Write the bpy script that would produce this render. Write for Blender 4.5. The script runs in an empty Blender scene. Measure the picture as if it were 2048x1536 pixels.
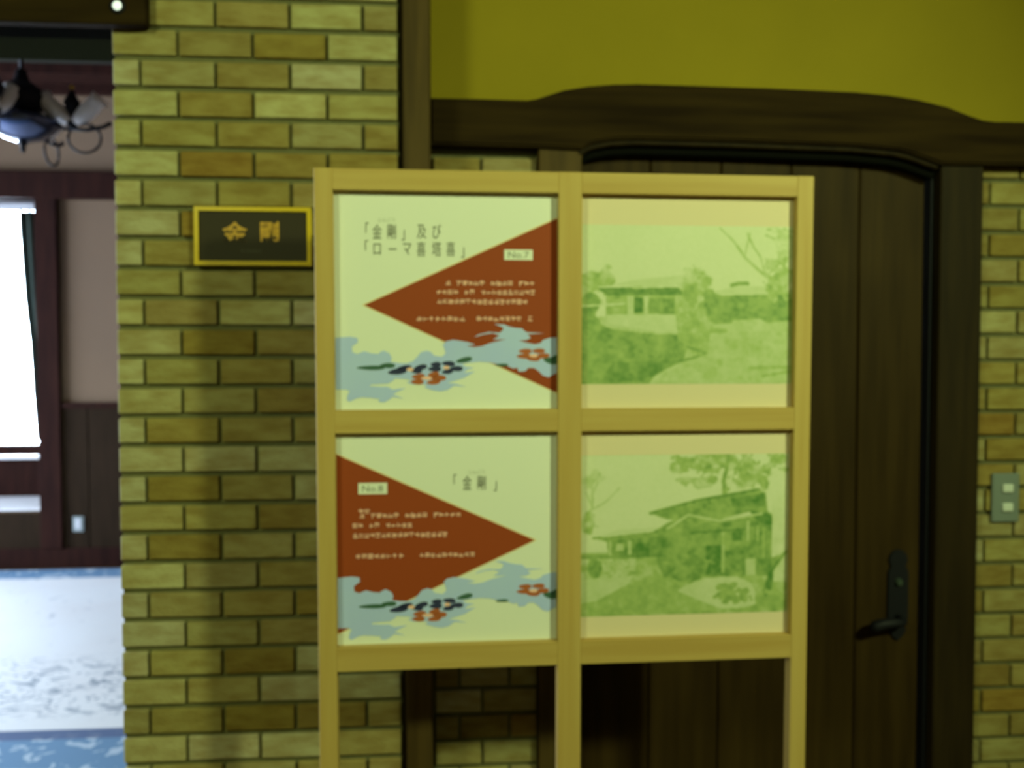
import bpy, bmesh, math, random, mathutils.geometry
import numpy as np
from mathutils import Matrix, Vector
random.seed(7)
SC = bpy.context.scene
COL = SC.collection

# ------------------------------------------------------------ camera, world, lamps, exposure
CAM_D = 2.3575
def setup_view():
    c = bpy.data.cameras.new('camera')
    o = bpy.data.objects.new('camera', c); COL.objects.link(o)
    c.sensor_width = 36.0
    c.lens = 36.0 * 1716.15 / 2048.0
    yaw, pitch, roll = 0.0743, -0.0337, -0.0011
    cy, sy, cp, sp = math.cos(yaw), math.sin(yaw), math.cos(pitch), math.sin(pitch)
    f = Vector((sy*cp, cy*cp, sp)); r = Vector((cy, -sy, 0)); u = r.cross(f)
    r2 = r*math.cos(roll) + u*math.sin(roll); u2 = -r*math.sin(roll) + u*math.cos(roll)
    m = Matrix((r2, u2, -f)).transposed().to_4x4()
    m.translation = Vector((0, -CAM_D, 1.6))
    o.matrix_world = m
    c.clip_start = 0.05
    c.dof.use_dof = True            # the photograph is out of focus everywhere, focused much nearer
    c.dof.focus_distance = 0.9
    c.dof.aperture_fstop = 4.4
    SC.camera = o
setup_view()
w = bpy.data.worlds.new('daylight'); SC.world = w; w.use_nodes = True
bg = w.node_tree.nodes['Background']
bg.inputs['Color'].default_value = (0.80, 0.93, 1.18, 1)
bg.inputs['Strength'].default_value = 50.0
SC.view_settings.view_transform = 'Standard'
SC.view_settings.look = 'None'
SC.view_settings.exposure = 0.0
SC.view_settings.gamma = 1.0
SC.view_settings.use_curve_mapping = False

LAMP = (0.80, 1.0, 0.42)
def lamp(name, loc, power, radius, aim=None, size=150, blend=1.0, col=LAMP):
    l = bpy.data.lights.new(name, 'SPOT' if aim else 'POINT')
    l.energy = power; l.color = col; l.shadow_soft_size = radius
    o = bpy.data.objects.new(name, l); COL.objects.link(o); o.location = loc
    if aim:
        l.spot_size = math.radians(size); l.spot_blend = blend
        o.rotation_euler = (Vector(aim)-Vector(loc)).to_track_quat('-Z', 'Y').to_euler()
lamp('ceiling_lamp', (-1.75, -2.85, 2.95), 190, 0.30, (0.0, 0.0, 1.5), 150)
lamp('ceiling_lamp', (2.2, -2.85, 2.95), 350, 0.12, (0.15, 0.0, 1.15), 90)
def portal(loc, rot, sx, sy):
    l = bpy.data.lights.new('window_portal', 'AREA'); l.shape = 'RECTANGLE'; l.size = sx; l.size_y = sy
    l.cycles.is_portal = True
    o = bpy.data.objects.new('window_portal', l); COL.objects.link(o); o.location = loc; o.rotation_euler = rot
portal((-4.85, 5.15, 1.8), (math.radians(-90), 0, 0), 3.0, 1.9)       # bay window
portal((-7.2, 2.3, 1.6), (0, math.radians(-90), 0), 2.4, 3.0)         # unseen windows added in the left wall

# ------------------------------------------------------------ helpers
def lin(c):
    return tuple((v/255.0/12.92 if v <= 10.3 else ((v/255.0+0.055)/1.055)**2.4) for v in c)
def fin(o, parent=None, kind=None, label=None, cat=None, group=None):
    COL.objects.link(o)
    if parent is not None: o.parent = parent
    if kind: o['kind'] = kind
    if label: o['label'] = label
    if cat: o['category'] = cat
    if group: o['group'] = group
    return o
def bm_box(bm, x0, x1, y0, y1, z0, z1):
    v = [bm.verts.new(p) for p in ((x0,y0,z0),(x1,y0,z0),(x1,y1,z0),(x0,y1,z0),(x0,y0,z1),(x1,y0,z1),(x1,y1,z1),(x0,y1,z1))]
    for f in ((0,3,2,1),(4,5,6,7),(0,1,5,4),(1,2,6,5),(2,3,7,6),(3,0,4,7)):
        bm.faces.new([v[i] for i in f])
def mesh_of(bm, name, mat, bevel=0, smooth=False):
    if bevel:
        bmesh.ops.bevel(bm, geom=bm.edges[:], offset=bevel, segments=1, affect='EDGES', profile=0.5)
    bmesh.ops.recalc_face_normals(bm, faces=bm.faces[:])
    me = bpy.data.meshes.new(name); bm.to_mesh(me); bm.free()
    if smooth:
        for p in me.polygons: p.use_smooth = True
    for m in (mat if isinstance(mat, (list, tuple)) else [mat]): me.materials.append(m)
    return me
def box(name, r, mat, parent=None, bevel=0.002, **k):
    bm = bmesh.new()
    for q in (r if isinstance(r[0], (list, tuple)) else [r]): bm_box(bm, *q)
    return fin(bpy.data.objects.new(name, mesh_of(bm, name, mat, bevel)), parent, **k)
def empty(name, loc=(0,0,0), mat=None, **k):
    o = bpy.data.objects.new(name, None); o.empty_display_size = 0.1
    fin(o, **k)
    o.location = loc
    if mat is not None: o.matrix_world = mat
    return o
def prism(name, pts, y0, y1, mat, parent=None, bevel=0, **k):
    """outline in x,z extruded from y0 to y1"""
    bm = bmesh.new()
    a = [bm.verts.new((x, y0, z)) for x, z in pts]; b = [bm.verts.new((x, y1, z)) for x, z in pts]
    fa = bm.faces.new(a); fb = bm.faces.new(b[::-1]); n = len(pts)
    for i in range(n): bm.faces.new((a[i], b[i], b[(i+1) % n], a[(i+1) % n]))
    bmesh.ops.recalc_face_normals(bm, faces=bm.faces[:])
    if bevel: bmesh.ops.bevel(bm, geom=[e for f in bm.faces if len(f.verts) == n for e in f.edges], offset=bevel, segments=2, affect='EDGES')
    bmesh.ops.triangulate(bm, faces=[f for f in bm.faces if len(f.verts) > 4], ngon_method='EAR_CLIP')
    return fin(bpy.data.objects.new(name, mesh_of(bm, name, mat)), parent, **k)
def sweep(name, pts, rad, mat, parent=None, seg=10, closed=False, **k):
    bm = bmesh.new(); P = [Vector(p) for p in pts]; n = len(P); rings = []
    rr = rad if isinstance(rad, (list, tuple)) else [rad]*n
    for i, p in enumerate(P):
        if closed: t = (P[(i+1) % n]-P[i-1])
        else: t = P[min(i+1, n-1)]-P[max(i-1, 0)]
        t.normalize()
        a = t.cross(Vector((0, 0, 1)) if abs(t.z) < 0.9 else Vector((0, 1, 0))).normalized(); b = t.cross(a)
        rings.append([bm.verts.new(p+(a*math.cos(q)+b*math.sin(q))*rr[i]) for q in [2*math.pi*j/seg for j in range(seg)]])
    for i in range(n if closed else n-1):
        A, B = rings[i], rings[(i+1) % n]
        for j in range(seg): bm.faces.new((A[j], A[(j+1) % seg], B[(j+1) % seg], B[j]))
    if not closed:
        bm.faces.new(rings[0][::-1]); bm.faces.new(rings[-1])
    return fin(bpy.data.objects.new(name, mesh_of(bm, name, mat, smooth=True)), parent, **k)
def lathe_mesh(name, prof, mat, seg=24):
    bm = bmesh.new(); rings = []
    for r, z in prof: rings.append([bm.verts.new((max(r, 0.0005)*math.cos(2*math.pi*j/seg), max(r, 0.0005)*math.sin(2*math.pi*j/seg), z)) for j in range(seg)])
    for A, B in zip(rings, rings[1:]):
        for j in range(seg): bm.faces.new((A[j], A[(j+1) % seg], B[(j+1) % seg], B[j]))
    return mesh_of(bm, name, mat, smooth=True)

# ------------------------------------------------------------ materials
def M(name, color, rough=0.7, metal=0.0, var=None, scale=(8, 8, 8), amount=0.5, bump=0.0, bscale=60, objcol=False, spec=0.25, detail=4):
    m = bpy.data.materials.new(name); m.use_nodes = True
    N, L = m.node_tree.nodes, m.node_tree.links
    b = N['Principled BSDF']
    b.inputs['Roughness'].default_value = rough; b.inputs['Metallic'].default_value = metal
    b.inputs['Specular IOR Level'].default_value = spec
    b.inputs['Base Color'].default_value = (*color, 1)
    tc = N.new('ShaderNodeTexCoord'); mp = N.new('ShaderNodeMapping'); L.new(tc.outputs['Object'], mp.inputs['Vector'])
    mp.inputs['Scale'].default_value = scale
    oi = N.new('ShaderNodeObjectInfo')
    add = N.new('ShaderNodeVectorMath'); add.operation = 'ADD'; L.new(mp.outputs['Vector'], add.inputs[0])
    sc = N.new('ShaderNodeMath'); sc.operation = 'MULTIPLY'; L.new(oi.outputs['Random'], sc.inputs[0]); sc.inputs[1].default_value = 37.0
    L.new(sc.outputs[0], add.inputs[1])
    if var is not None or objcol:
        nz = N.new('ShaderNodeTexNoise'); L.new(add.outputs[0], nz.inputs['Vector']); nz.inputs['Scale'].default_value = 1.0; nz.inputs['Detail'].default_value = detail
        rp = N.new('ShaderNodeMapRange'); L.new(nz.outputs['Fac'], rp.inputs['Value'])
        rp.inputs['From Min'].default_value = 0.35; rp.inputs['From Max'].default_value = 0.68; rp.inputs['To Max'].default_value = amount
        mx = N.new('ShaderNodeMix'); mx.data_type = 'RGBA'; L.new(rp.outputs['Result'], mx.inputs['Factor'])
        if objcol:
            L.new(oi.outputs['Color'], mx.inputs['A'])
            ml = N.new('ShaderNodeMix'); ml.data_type = 'RGBA'; ml.blend_type = 'MULTIPLY'; ml.inputs['Factor'].default_value = 1
            L.new(oi.outputs['Color'], ml.inputs['A']); ml.inputs['B'].default_value = (*(var or (.6, .55, .4)), 1)
            L.new(ml.outputs['Result'], mx.inputs['B'])
        else:
            mx.inputs['A'].default_value = (*color, 1); mx.inputs['B'].default_value = (*var, 1)
        L.new(mx.outputs['Result'], b.inputs['Base Color'])
    if bump:
        n2 = N.new('ShaderNodeTexNoise'); L.new(add.outputs[0], n2.inputs['Vector']); n2.inputs['Scale'].default_value = bscale/8.0
        bp = N.new('ShaderNodeBump'); L.new(n2.outputs['Fac'], bp.inputs['Height']); bp.inputs['Strength'].default_value = bump; bp.inputs['Distance'].default_value = 0.004
        L.new(bp.outputs['Normal'], b.inputs['Normal'])
    return m
mat_brick = M('scratched_tan_brick', (.5, .4, .2), 0.85, var=(.66, .55, .38), scale=(13, 13, 38), amount=0.8, bump=0.6, objcol=True)
mat_mortar = M('mortar', (.145, .135, .065), 0.95, var=(.11, .105, .05), scale=(20, 20, 20), bump=0.4)
mat_plaster = M('yellow_plaster', (.27, .205, .010), 0.9, var=(.235, .18, .008), scale=(3, 3, 3), amount=0.6, bump=0.15, bscale=300)
mat_dark = M('dark_stained_oak', (.026, .016, .006), 0.6, spec=.1, var=(.015, .009, .004), scale=(30, 30, 2.2), amount=0.9, bump=0.15)
mat_darkh = M('dark_stained_oak_beam', (.033, .0200, .0075), 0.9, spec=.02, var=(.015, .009, .005), scale=(2.2, 30, 30), amount=0.9, bump=0.15)
mat_door = M('door_oak', (.042, .0235, .006), 0.6, spec=.10, var=(.024, .0125, .003), scale=(26, 26, 1.8), amount=0.95, bump=0.2)
mat_post = M('post_oak', (.088, .053, .016), 0.6, spec=.15, var=(.052, .031, .010), scale=(30, 30, 2.5), amount=0.9)
mat_pinev = M('pale_pine_upright', (.50, .345, .115), 0.55, var=(.43, .275, .075), scale=(40, 40, 1.6), amount=0.8)
mat_pineh = M('pale_pine_rail', (.50, .345, .115), 0.55, var=(.42, .265, .075), scale=(1.6, 40, 40), amount=0.8)
mat_paper = M('white_board', (.76, .77, .74), 0.6)
mat_mat = M('cream_mount', (.72, .60, .44), 0.7)
mat_red = M('print_red', (.30, .052, .012), 0.6)
mat_edge = M('print_pale_orange', (.78, .60, .36), 0.6)
mat_blue = M('print_blue', (.43, .53, 1.0), 0.6, var=(.46, .57, .95), scale=(9, 9, 9), amount=0.8)
mat_navy = M('print_navy', (.03, .035, .10), 0.6)
mat_orange = M('print_orange', (.42, .11, .04), 0.6)
mat_leaf = M('print_green', (.05, .12, .09), 0.6)
mat_pink = M('print_pink', (.90, .52, .45), 0.6)
mat_ink = M('print_grey_ink', (.20, .21, .18), 0.6)
mat_inkl = M('print_pale_ink', (.52, .54, .50), 0.6)
mat_gold = M('gold_paint', (.60, .40, .004), 0.35, 0.0)
mat_goldch = M('brushed_gold', (.62, .34, .03), 0.4, 0.0, var=(.32, .15, .02), scale=(60, 60, 160), amount=0.8)
mat_plaque = M('dark_plaque', (.028, .019, .009), 0.6)
mat_iron = M('black_iron', (.010, .010, .016), 0.6, 0.3)
mat_plate = M('brushed_steel_plate', (.22, .26, .26), 0.5, 0.3)
mat_button = M('white_button', (.62, .66, .66), 0.4)
mat_pinkwall = M('mauve_plaster', (.170, .110, .068), 0.9, var=(.152, .10, .064), scale=(2, 2, 2))
mat_maroon = M('mahogany', (.030, .011, .008), 0.7, spec=.03, var=(.015, .006, .005), scale=(20, 20, 3), amount=0.8)
mat_wains = M('dark_wainscot', (.027, .016, .009), 0.7, var=(.018, .011, .006), spec=.03, scale=(20, 20, 3), amount=0.8)
mat_ceil = M('dark_ceiling_wood', (.024, .023, .015), 0.7, var=(.018, .017, .012), scale=(2, 20, 20), amount=0.8)
mat_shadow = M('painted_shade_black', (.006, .006, .005), 1.0, spec=0.0)  # near-black colour stands in for shade under the beam and the arch
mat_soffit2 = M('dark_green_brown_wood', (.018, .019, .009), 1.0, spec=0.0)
mat_white = M('white_paint', (.88, .87, .90), 0.6)
mat_curtain = M('dark_green_curtain', (.035, .050, .040), 0.9)
mat_blind = M('pale_blind', (.62, .62, .66), 0.8)
mat_floor = M('brown_floorboards', (.14, .085, .04), 0.4, var=(.09, .05, .02), scale=(2, 25, 25), amount=0.8)
mat_terrace = M('pale_terrace', (.5, .5, .47), 0.9, var=(.4, .42, .38), scale=(1, 1, 1))
mat_led = M('lamp_glass', (.8, .85, .85), 0.3)
nb = mat_led.node_tree.nodes['Principled BSDF']; nb.inputs['Emission Color'].default_value = (.8, .95, .9, 1); nb.inputs['Emission Strength'].default_value = 0.8
mat_shade = M('frosted_glass', (.85, .83, .84), 0.35)
def glass_mat():
    m = bpy.data.materials.new('window_glass'); m.use_nodes = True
    N, L = m.node_tree.nodes, m.node_tree.links; N.remove(N['Principled BSDF'])
    t = N.new('ShaderNodeBsdfTransparent'); g = N.new('ShaderNodeBsdfGlossy'); g.inputs['Roughness'].default_value = 0.02
    f = N.new('ShaderNodeFresnel'); mx = N.new('ShaderNodeMixShader'); t.inputs['Color'].default_value = (.93, .96, .95, 1)
    L.new(f.outputs[0], mx.inputs[0]); L.new(t.outputs[0], mx.inputs[1]); L.new(g.outputs[0], mx.inputs[2])
    L.new(mx.outputs[0], N['Material Output'].inputs['Surface'])
    return m
mat_glass = glass_mat()
def rug_mat():
    m = M('pale_rug_with_blue_border', (.8, .8, .85), 0.95)
    N, L = m.node_tree.nodes, m.node_tree.links; b = N['Principled BSDF']
    tc = N.new('ShaderNodeTexCoord'); sp = N.new('ShaderNodeSeparateXYZ'); L.new(tc.outputs['Object'], sp.inputs[0])
    def mr(src, a, c, t0=0.0, t1=1.0):
        r = N.new('ShaderNodeMapRange'); L.new(src, r.inputs['Value']); r.inputs['From Min'].default_value = a; r.inputs['From Max'].default_value = c
        r.inputs['To Min'].default_value = t0; r.inputs['To Max'].default_value = t1; return r.outputs['Result']
    def mul(a, c):
        q = N.new('ShaderNodeMath'); q.operation = 'MULTIPLY'; L.new(a, q.inputs[0])
        if isinstance(c, float): q.inputs[1].default_value = c
        else: L.new(c, q.inputs[1])
        return q.outputs[0]
    def mix(f, a, c):
        q = N.new('ShaderNodeMix'); q.data_type = 'RGBA'; L.new(f, q.inputs['Factor'])
        for s, v in (('A', a), ('B', c)):
            if isinstance(v, tuple): q.inputs[s].default_value = (*v, 1)
            else: L.new(v, q.inputs[s])
        return q.outputs['Result']
    def noise(scale, sx=1, sy=1, detail=2, dist=0.0):
        mp = N.new('ShaderNodeMapping'); L.new(tc.outputs['Object'], mp.inputs['Vector']); mp.inputs['Scale'].default_value = (sx, sy, 1)
        n = N.new('ShaderNodeTexNoise'); L.new(mp.outputs[0], n.inputs['Vector']); n.inputs['Scale'].default_value = scale; n.inputs['Detail'].default_value = detail; n.inputs['Distortion'].default_value = dist
        return n.outputs['Fac']
    y = sp.outputs['Y']
    n1 = noise(9, 1, 1.0, 3, 1.2); sparse = mr(n1, 0.66, 0.70)
    n2 = noise(10, .8, 1.2, 2, 2.6); dense = mul(mr(n2, 0.55, 0.60), mul(mr(y, 1.45, 1.60), mr(y, 2.35, 2.05)))
    c = mix(mul(mr(noise(1.6), 0.4, 0.7), 0.5), (.86, .86, .88), (.80, .76, .77))
    c = mix(mul(sparse, 0.35), c, (.30, .34, .42))
    c = mix(mul(dense, 0.8), c, (.22, .27, .34))
    bl = mix(mul(mr(noise(12, 1, 1, 2, 1.0), 0.58, 0.64), 0.8), (.15, .28, .45), (.55, .65, .75))
    c = mix(mr(y, 1.365, 1.355), c, bl)
    dk = mul(mr(y, 1.375, 1.365), mr(y, 1.27, 1.28))
    c = mix(mul(dk, 0.85), c, (.09, .12, .24))
    c = mix(mr(y, 3.93, 3.96), c, bl)
    L.new(c, b.inputs['Base Color'])
    return m
mat_rug = rug_mat()
def art_mat():
    m = bpy.data.materials.new('green_photo_print'); m.use_nodes = True
    N, L = m.node_tree.nodes, m.node_tree.links
    a = N.new('ShaderNodeAttribute'); a.attribute_name = 'tone'
    r = N.new('ShaderNodeValToRGB'); L.new(a.outputs['Fac'], r.inputs['Fac'])
    e = r.color_ramp.elements; e[0].position = 0; e[0].color = (.70, .71, .56, 1); e[1].position = 1; e[1].color = (.07, .20, .035, 1)
    q = e.new(0.45); q.color = (.35, .455, .16, 1)
    L.new(r.outputs['Color'], N['Principled BSDF'].inputs['Base Color']); N['Principled BSDF'].inputs['Roughness'].default_value = 0.6
    return m
mat_art = art_mat()
# ------------------------------------------------------------ setting: hall shell
S = 0.1777                      # the door wall stands this far behind the pier face
HALL_TOP = 3.1
box('floor', (-7.2, 4, -5, 0.3, -0.1, 0), mat_floor, bevel=0, kind='structure')
box('floor', (-7.2, 4, 0.3, 5.2, -0.1, 0), mat_floor, bevel=0, kind='structure')
box('ceiling', (-3.7, 4, -5, 0.3, HALL_TOP, HALL_TOP+0.1), mat_plaster, bevel=0, kind='structure')
box('wall_behind', (-3.7, 4, -5.1, -5, 0, HALL_TOP), mat_plaster, bevel=0, kind='structure')
box('wall_hall_left', (-3.7, -3.6, -5, 0.3, 0, HALL_TOP), mat_plaster, bevel=0, kind='structure')
box('wall_right', (4, 4.1, -5, 0.3, 0, HALL_TOP), mat_plaster, bevel=0, kind='structure')

# bricks -----------------------------------------------------------------
BR_MESH = {}
def brick_mesh(wd, ht, dp):
    k = (round(wd, 3), round(ht, 3), round(dp, 3))
    if k not in BR_MESH:
        bm = bmesh.new(); bm_box(bm, -k[0]/2, k[0]/2, 0, k[2], -k[1]/2, k[1]/2)
        BR_MESH[k] = mesh_of(bm, 'brick', mat_brick, 0.0025)
    return BR_MESH[k]
PALE = (.43, .39, .22); TAN = (.34, .29, .125); OCHRE = (.305, .243, .088); BROWN = (.27, .20, .056); RUST = (.275, .18, .044)
def brick(parent, x0, x1, z, y, pal=None, dp=0.03):
    if pal is None:
        pal = random.choices([PALE, TAN, OCHRE, BROWN, RUST], [1.3, 6, 5, 1.4, 0.3])[0]
    j = random.uniform(.92, 1.08)
    o = bpy.data.objects.new('brick', brick_mesh(x1-x0-0.009, 0.0645, dp))
    o.color = (pal[0]*j, pal[1]*j*random.uniform(.97, 1.03), pal[2]*j*random.uniform(.85, 1.15), 1)
    o.location = ((x0+x1)/2, y+random.uniform(-.0012, .0012), z+random.uniform(-.0008, .0008))
    o.rotation_euler = (0, random.uniform(-.004, .004), 0)
    fin(o, parent)
P = 0.079
pier = box('wall_left', (-0.876, -0.13, 0.012, 0.30, 0, HALL_TOP), mat_mortar, bevel=0, kind='structure')
ZJ = 2.3864                     # centre of a bed joint
SPECIAL = {(-1, 2): BROWN, (-1, 3): PALE, (-2, 3): PALE, (0, 2): OCHRE, (0, 3): PALE, (1, 1): OCHRE, (3, 1): RUST, (5, 1): RUST, (6, 1): OCHRE,
           (8, 1): OCHRE, (9, 1): BROWN, (9, 2): OCHRE, (7, 1): TAN, (2, 1): TAN}
for k in range(-3, 27):
    z = ZJ-(k+0.5)*P
    if k % 2 == 0: xs = [-.883, -.809, -.6140, -.4195, -.2262, -.1300]
    else: xs = [-.883, -.7120, -.5170, -.3215, -.1300]
    for i in range(len(xs)-1):
        pal = SPECIAL.get((k, i))
        if i == 0: pal = PALE if random.random() < (.85 if k % 2 == 0 else .6) else TAN  # left-end bricks mostly paler: the less shadowed end is put into their colour
        brick(pier, xs[i], xs[i+1], z, 0.0, pal)
# door wall
doorwall = box('wall_back', [(-.13, .30, S+.012, .33, 0, 2.29), (1.59, 4.0, S+.012, .33, 0, 2.29)], mat_mortar, bevel=0, kind='structure')
box('wall_upper', [(-.13, 4.0, S+.004, .33, 2.28, HALL_TOP)], mat_plaster, bevel=0, kind='structure')
for k in range(-20, 27):
    z = 0.6043+(k+0.5)*P*1.0
    if not (0 < z < 2.22): continue
    xs = [-.045, .0985, .266] if k % 2 else [-.045, .030, .1800, .266]
    for a, b in zip(xs, xs[1:]): brick(doorwall, a, b, z, S)
for k in range(-1, 27):
    z = 2.1344-(k+0.5)*P
    if not (0.03 < z < 2.2): continue
    xs = [1.6, 1.662, 1.857, 2.052, 2.247, 2.442] if k % 2 == 0 else [1.6, 1.757, 1.952, 2.147, 2.342, 2.537]
    for a, b in zip(xs, xs[1:]): brick(doorwall, a, b, z, S)
# post, header, jambs, curved lintel
trim = box('trim_1', (-.1195, -.0470, -.012, S+.01, 0, HALL_TOP), mat_post, bevel=0.004, kind='structure')
box('post_groove', (-.1285, -.1190, .02, S, 0, HALL_TOP), mat_dark, trim, bevel=0)
head = box('trim_2', (-3.6, -.778, -.045, -.004, 2.455, 2.72), mat_darkh, bevel=0.004, kind='structure')
box('beam_soffit', (-3.6, -.885, -.004, .07, 2.455, 2.72), mat_shadow, head, bevel=0)  # underside coloured near black to paint in its shade
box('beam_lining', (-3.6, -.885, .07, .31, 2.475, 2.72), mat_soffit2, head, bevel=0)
box('wall_header', (-3.6, -.885, .0, .30, 2.721, HALL_TOP), mat_plaster, bevel=0, kind='structure')
BT = [(-.047,2.3334),(.0941,2.3335),(.2300,2.3322),(.2560,2.3365),(.2814,2.3450),(.3351,2.3632),(.4064,2.3762),(.4780,2.3830),(.5515,2.3861),(.735,2.3848),(.9612,2.3822),(1.2027,2.3765),(1.3118,2.3695),(1.3937,2.3590),(1.4903,2.3385),(1.5578,2.3150),(1.60,2.3020),(1.64,2.2980),(4.0,2.2980)]
BB = [(4.0,2.1738),(1.4728,2.1698),(1.4450,2.1790),(1.4244,2.1860),(1.3800,2.2000),(1.3372,2.2091),(1.2047,2.2195),(.8287,2.2268),(.5521,2.2290),(.4785,2.2251),(.4272,2.2156),(.4053,2.2080),(.3892,2.1960),(.3804,2.1961),(.2626,2.1999),(-.047,2.2032)]
lint = prism('trim_3', BT+BB, S-.055, S+.02, mat_darkh, bevel=0.006, kind='structure')
arch = [(x, z) for x, z in BB if .38 < x < 1.48][::-1]
def dense(pts, n):
    out = []
    for (a, b), (c, d) in zip(pts, pts[1:]):
        for i in range(n): out.append((a+(c-a)*i/n, b+(d-b)*i/n))
    return out+[pts[-1]]
arch = dense(arch, 3)
sweep('moulding', [(x, S-.028, z-.006) for x, z in arch], 0.0095, mat_dark, lint)
sweep('arch_shadow_strip', [(x, S-.002, z-.026) for x, z in arch], 0.0125, mat_shadow, lint)  # black strip added as the shadow band below the arch
j1 = box('trim_4', (.265, .392, S-.035, S+.05, 0, 2.215), mat_post, bevel=0.004, kind='structure')
j2 = box('trim_5', (1.484, 1.617, S-.035, S+.05, 0, 2.18), mat_dark, bevel=0.004, kind='structure')
door = empty('door_1', (0.93, S+.03, 0), kind='structure')
def dbox(name, x0, x1, y0, y1, z0, z1, mat, bevel=.003, parent=None):
    bm = bmesh.new(); bm_box(bm, x0-.93, x1-.93, y0, y1, z0, z1)
    return fin(bpy.data.objects.new(name, mesh_of(bm, name, mat, bevel)), parent or door)
seams = [.392, .6105, .8278, 1.0464, 1.2625, 1.472]
for a, b in zip(seams, seams[1:]): dbox('plank', a+.0015, b-.0015, 0, .03, 0.01, 2.27, mat_door, .004)
dbox('door_stop', 1.4725, 1.484, -.03, .03, 0, 2.2, mat_iron, .001)
dbox('door_back', .392, 1.472, .031, .05, 0.01, 2.27, mat_dark, 0)
# handle: long shaped plate, keyhole boss, drooping lever
def plate_outline(cx, z0, z1, w):
    h = z1-z0; pr = [(0, 0), (.25, .05), (.42, .12), (.36, .17), (.5, .24), (.5, .5), (.5, .76), (.36, .82), (.46, .88), (.40, .95), (.2, .99), (0, 1)]
    return [(cx+w*a, z0+h*b) for a, b in pr]+[(cx-w*a, z0+h*b) for a, b in pr[::-1][1:-1]]
hp = prism('handle_plate', [(x-.93, z) for x, z in plate_outline(1.3985, .705, .992, .066)], -.008, 0.001, mat_iron, door, bevel=.0015)
bm = bmesh.new(); bmesh.ops.create_cone(bm, cap_ends=True, segments=20, radius1=.013, radius2=.010, depth=.012, matrix=Matrix.Translation((1.3985-.93, -.012, .892))@Matrix.Rotation(math.pi/2, 4, 'X'))
fin(bpy.data.objects.new('keyhole_boss', mesh_of(bm, 'keyhole_boss', mat_curtain)), hp)
sweep('lever', [(1.3985-.93, -.006, .775), (1.3985-.93, -.040, .775), (1.388-.93, -.052, .776), (1.36-.93, -.055, .778), (1.33-.93, -.054, .775), (1.305-.93, -.052, .768), (1.290-.93, -.050, .758)],
      [.014, .012, .013, .015, .017, .018, .013], mat_iron, hp, seg=12)

# ------------------------------------------------------------ far room
FR = 3.62; YF = 4.315; YB = 4.915
wf = box('wall_far', [(-3.05, 1.0, YF, YF+.1, 0, FR), (-7.1, -3.05, YF, YF+.1, 2.86, FR), (-7.1, -3.05, YF, YF+.1, 0, .44), (-7.1, -6.55, YF, YF+.1, .44, 2.86)], mat_pinkwall, bevel=0, kind='structure')
wfp = [-3.05+.35*i for i in range(12)]
box('wainscot_rail', (-2.885, 1.0, YF-.035, YF, 1.205, 1.247), mat_maroon, wf)
for a, b in zip(wfp, wfp[1:]):
    if b > -2.9: box('wainscot_panel', (max(a, -2.885)+.004, min(b, 1.0)-.004, YF-.02, YF, .15, 1.206), mat_wains, wf)
box('under_window_panel', (-7.1, -3.05, YF-.02, YF, .0, .42), mat_wains, wf)
box('window_post', (-3.05, -2.893, YF-.045, YF, .15, 2.77), mat_maroon, wf, bevel=.004)
box('wall_beam', (-7.1, 1.0, YF-.06, YF, 2.762, 2.962), mat_maroon, wf, bevel=.004)
box('baseboard_far', (-7.1, 1.0, YF-.035, YF-.0, 0, .152), mat_maroon, bevel=.003, kind='structure')
box('cornice', (-7.1, 1.0, YF-.08, YF, 3.53, FR), mat_maroon, wf)
box('wall_far_side', (1.0, 1.1, .33, YF+.1, 0, FR), mat_pinkwall, bevel=0, kind='structure')
box('wall_far_near', [(-7.1, -3.6, .2, .3, 0, FR), (-7.1, -.885, .3, .33, 3.0, FR), (-.885, 1.1, .331, .36, 0, FR), (-3.6, -.885, .3, .33, 2.75, FR)], mat_pinkwall, bevel=0, kind='structure')
# left wall of the far room with two unseen tall openings added to brighten the rug
wl = box('wall_far_left', [(-7.2, -7.1, .3, .8, 0, FR), (-7.2, -7.1, 3.8, 5.1, 0, FR), (-7.2, -7.1, .8, 3.8, 0, .4), (-7.2, -7.1, .8, 3.8, 2.8, FR), (-7.2, -7.1, 2.24, 2.36, .4, 2.8)], mat_pinkwall, bevel=0, kind='structure')
for n, (a, b) in enumerate(((.8, 2.24), (2.36, 3.8))):
    wn = box('added_window_2' if n == 0 else 'added_window_3', [(-7.18, -7.12, a, a+.06, .4, 2.8), (-7.18, -7.12, b-.06, b, .4, 2.8), (-7.18, -7.12, a, b, .4, .46), (-7.18, -7.12, a, b, 2.74, 2.8), (-7.18, -7.12, a, b, 1.55, 1.6)], mat_maroon, bevel=0, kind='structure')
    box('pane', (-7.152, -7.148, a+.05, b-.05, .45, 2.75), mat_glass, wn, bevel=0)
cf = box('ceiling', (-7.2, 1.1, .3, 5.1, FR, FR+.1), mat_ceil, bevel=0, kind='structure')
for y in (.9, 1.7, 2.5, 3.3): box('ceiling_beam', (-7.1, 1.0, y, y+.18, FR-.10, FR), mat_maroon, cf)
box('ceiling_beam', (-7.1, 1.0, 3.86, 4.08, FR-.07, FR), mat_maroon, cf)
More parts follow.
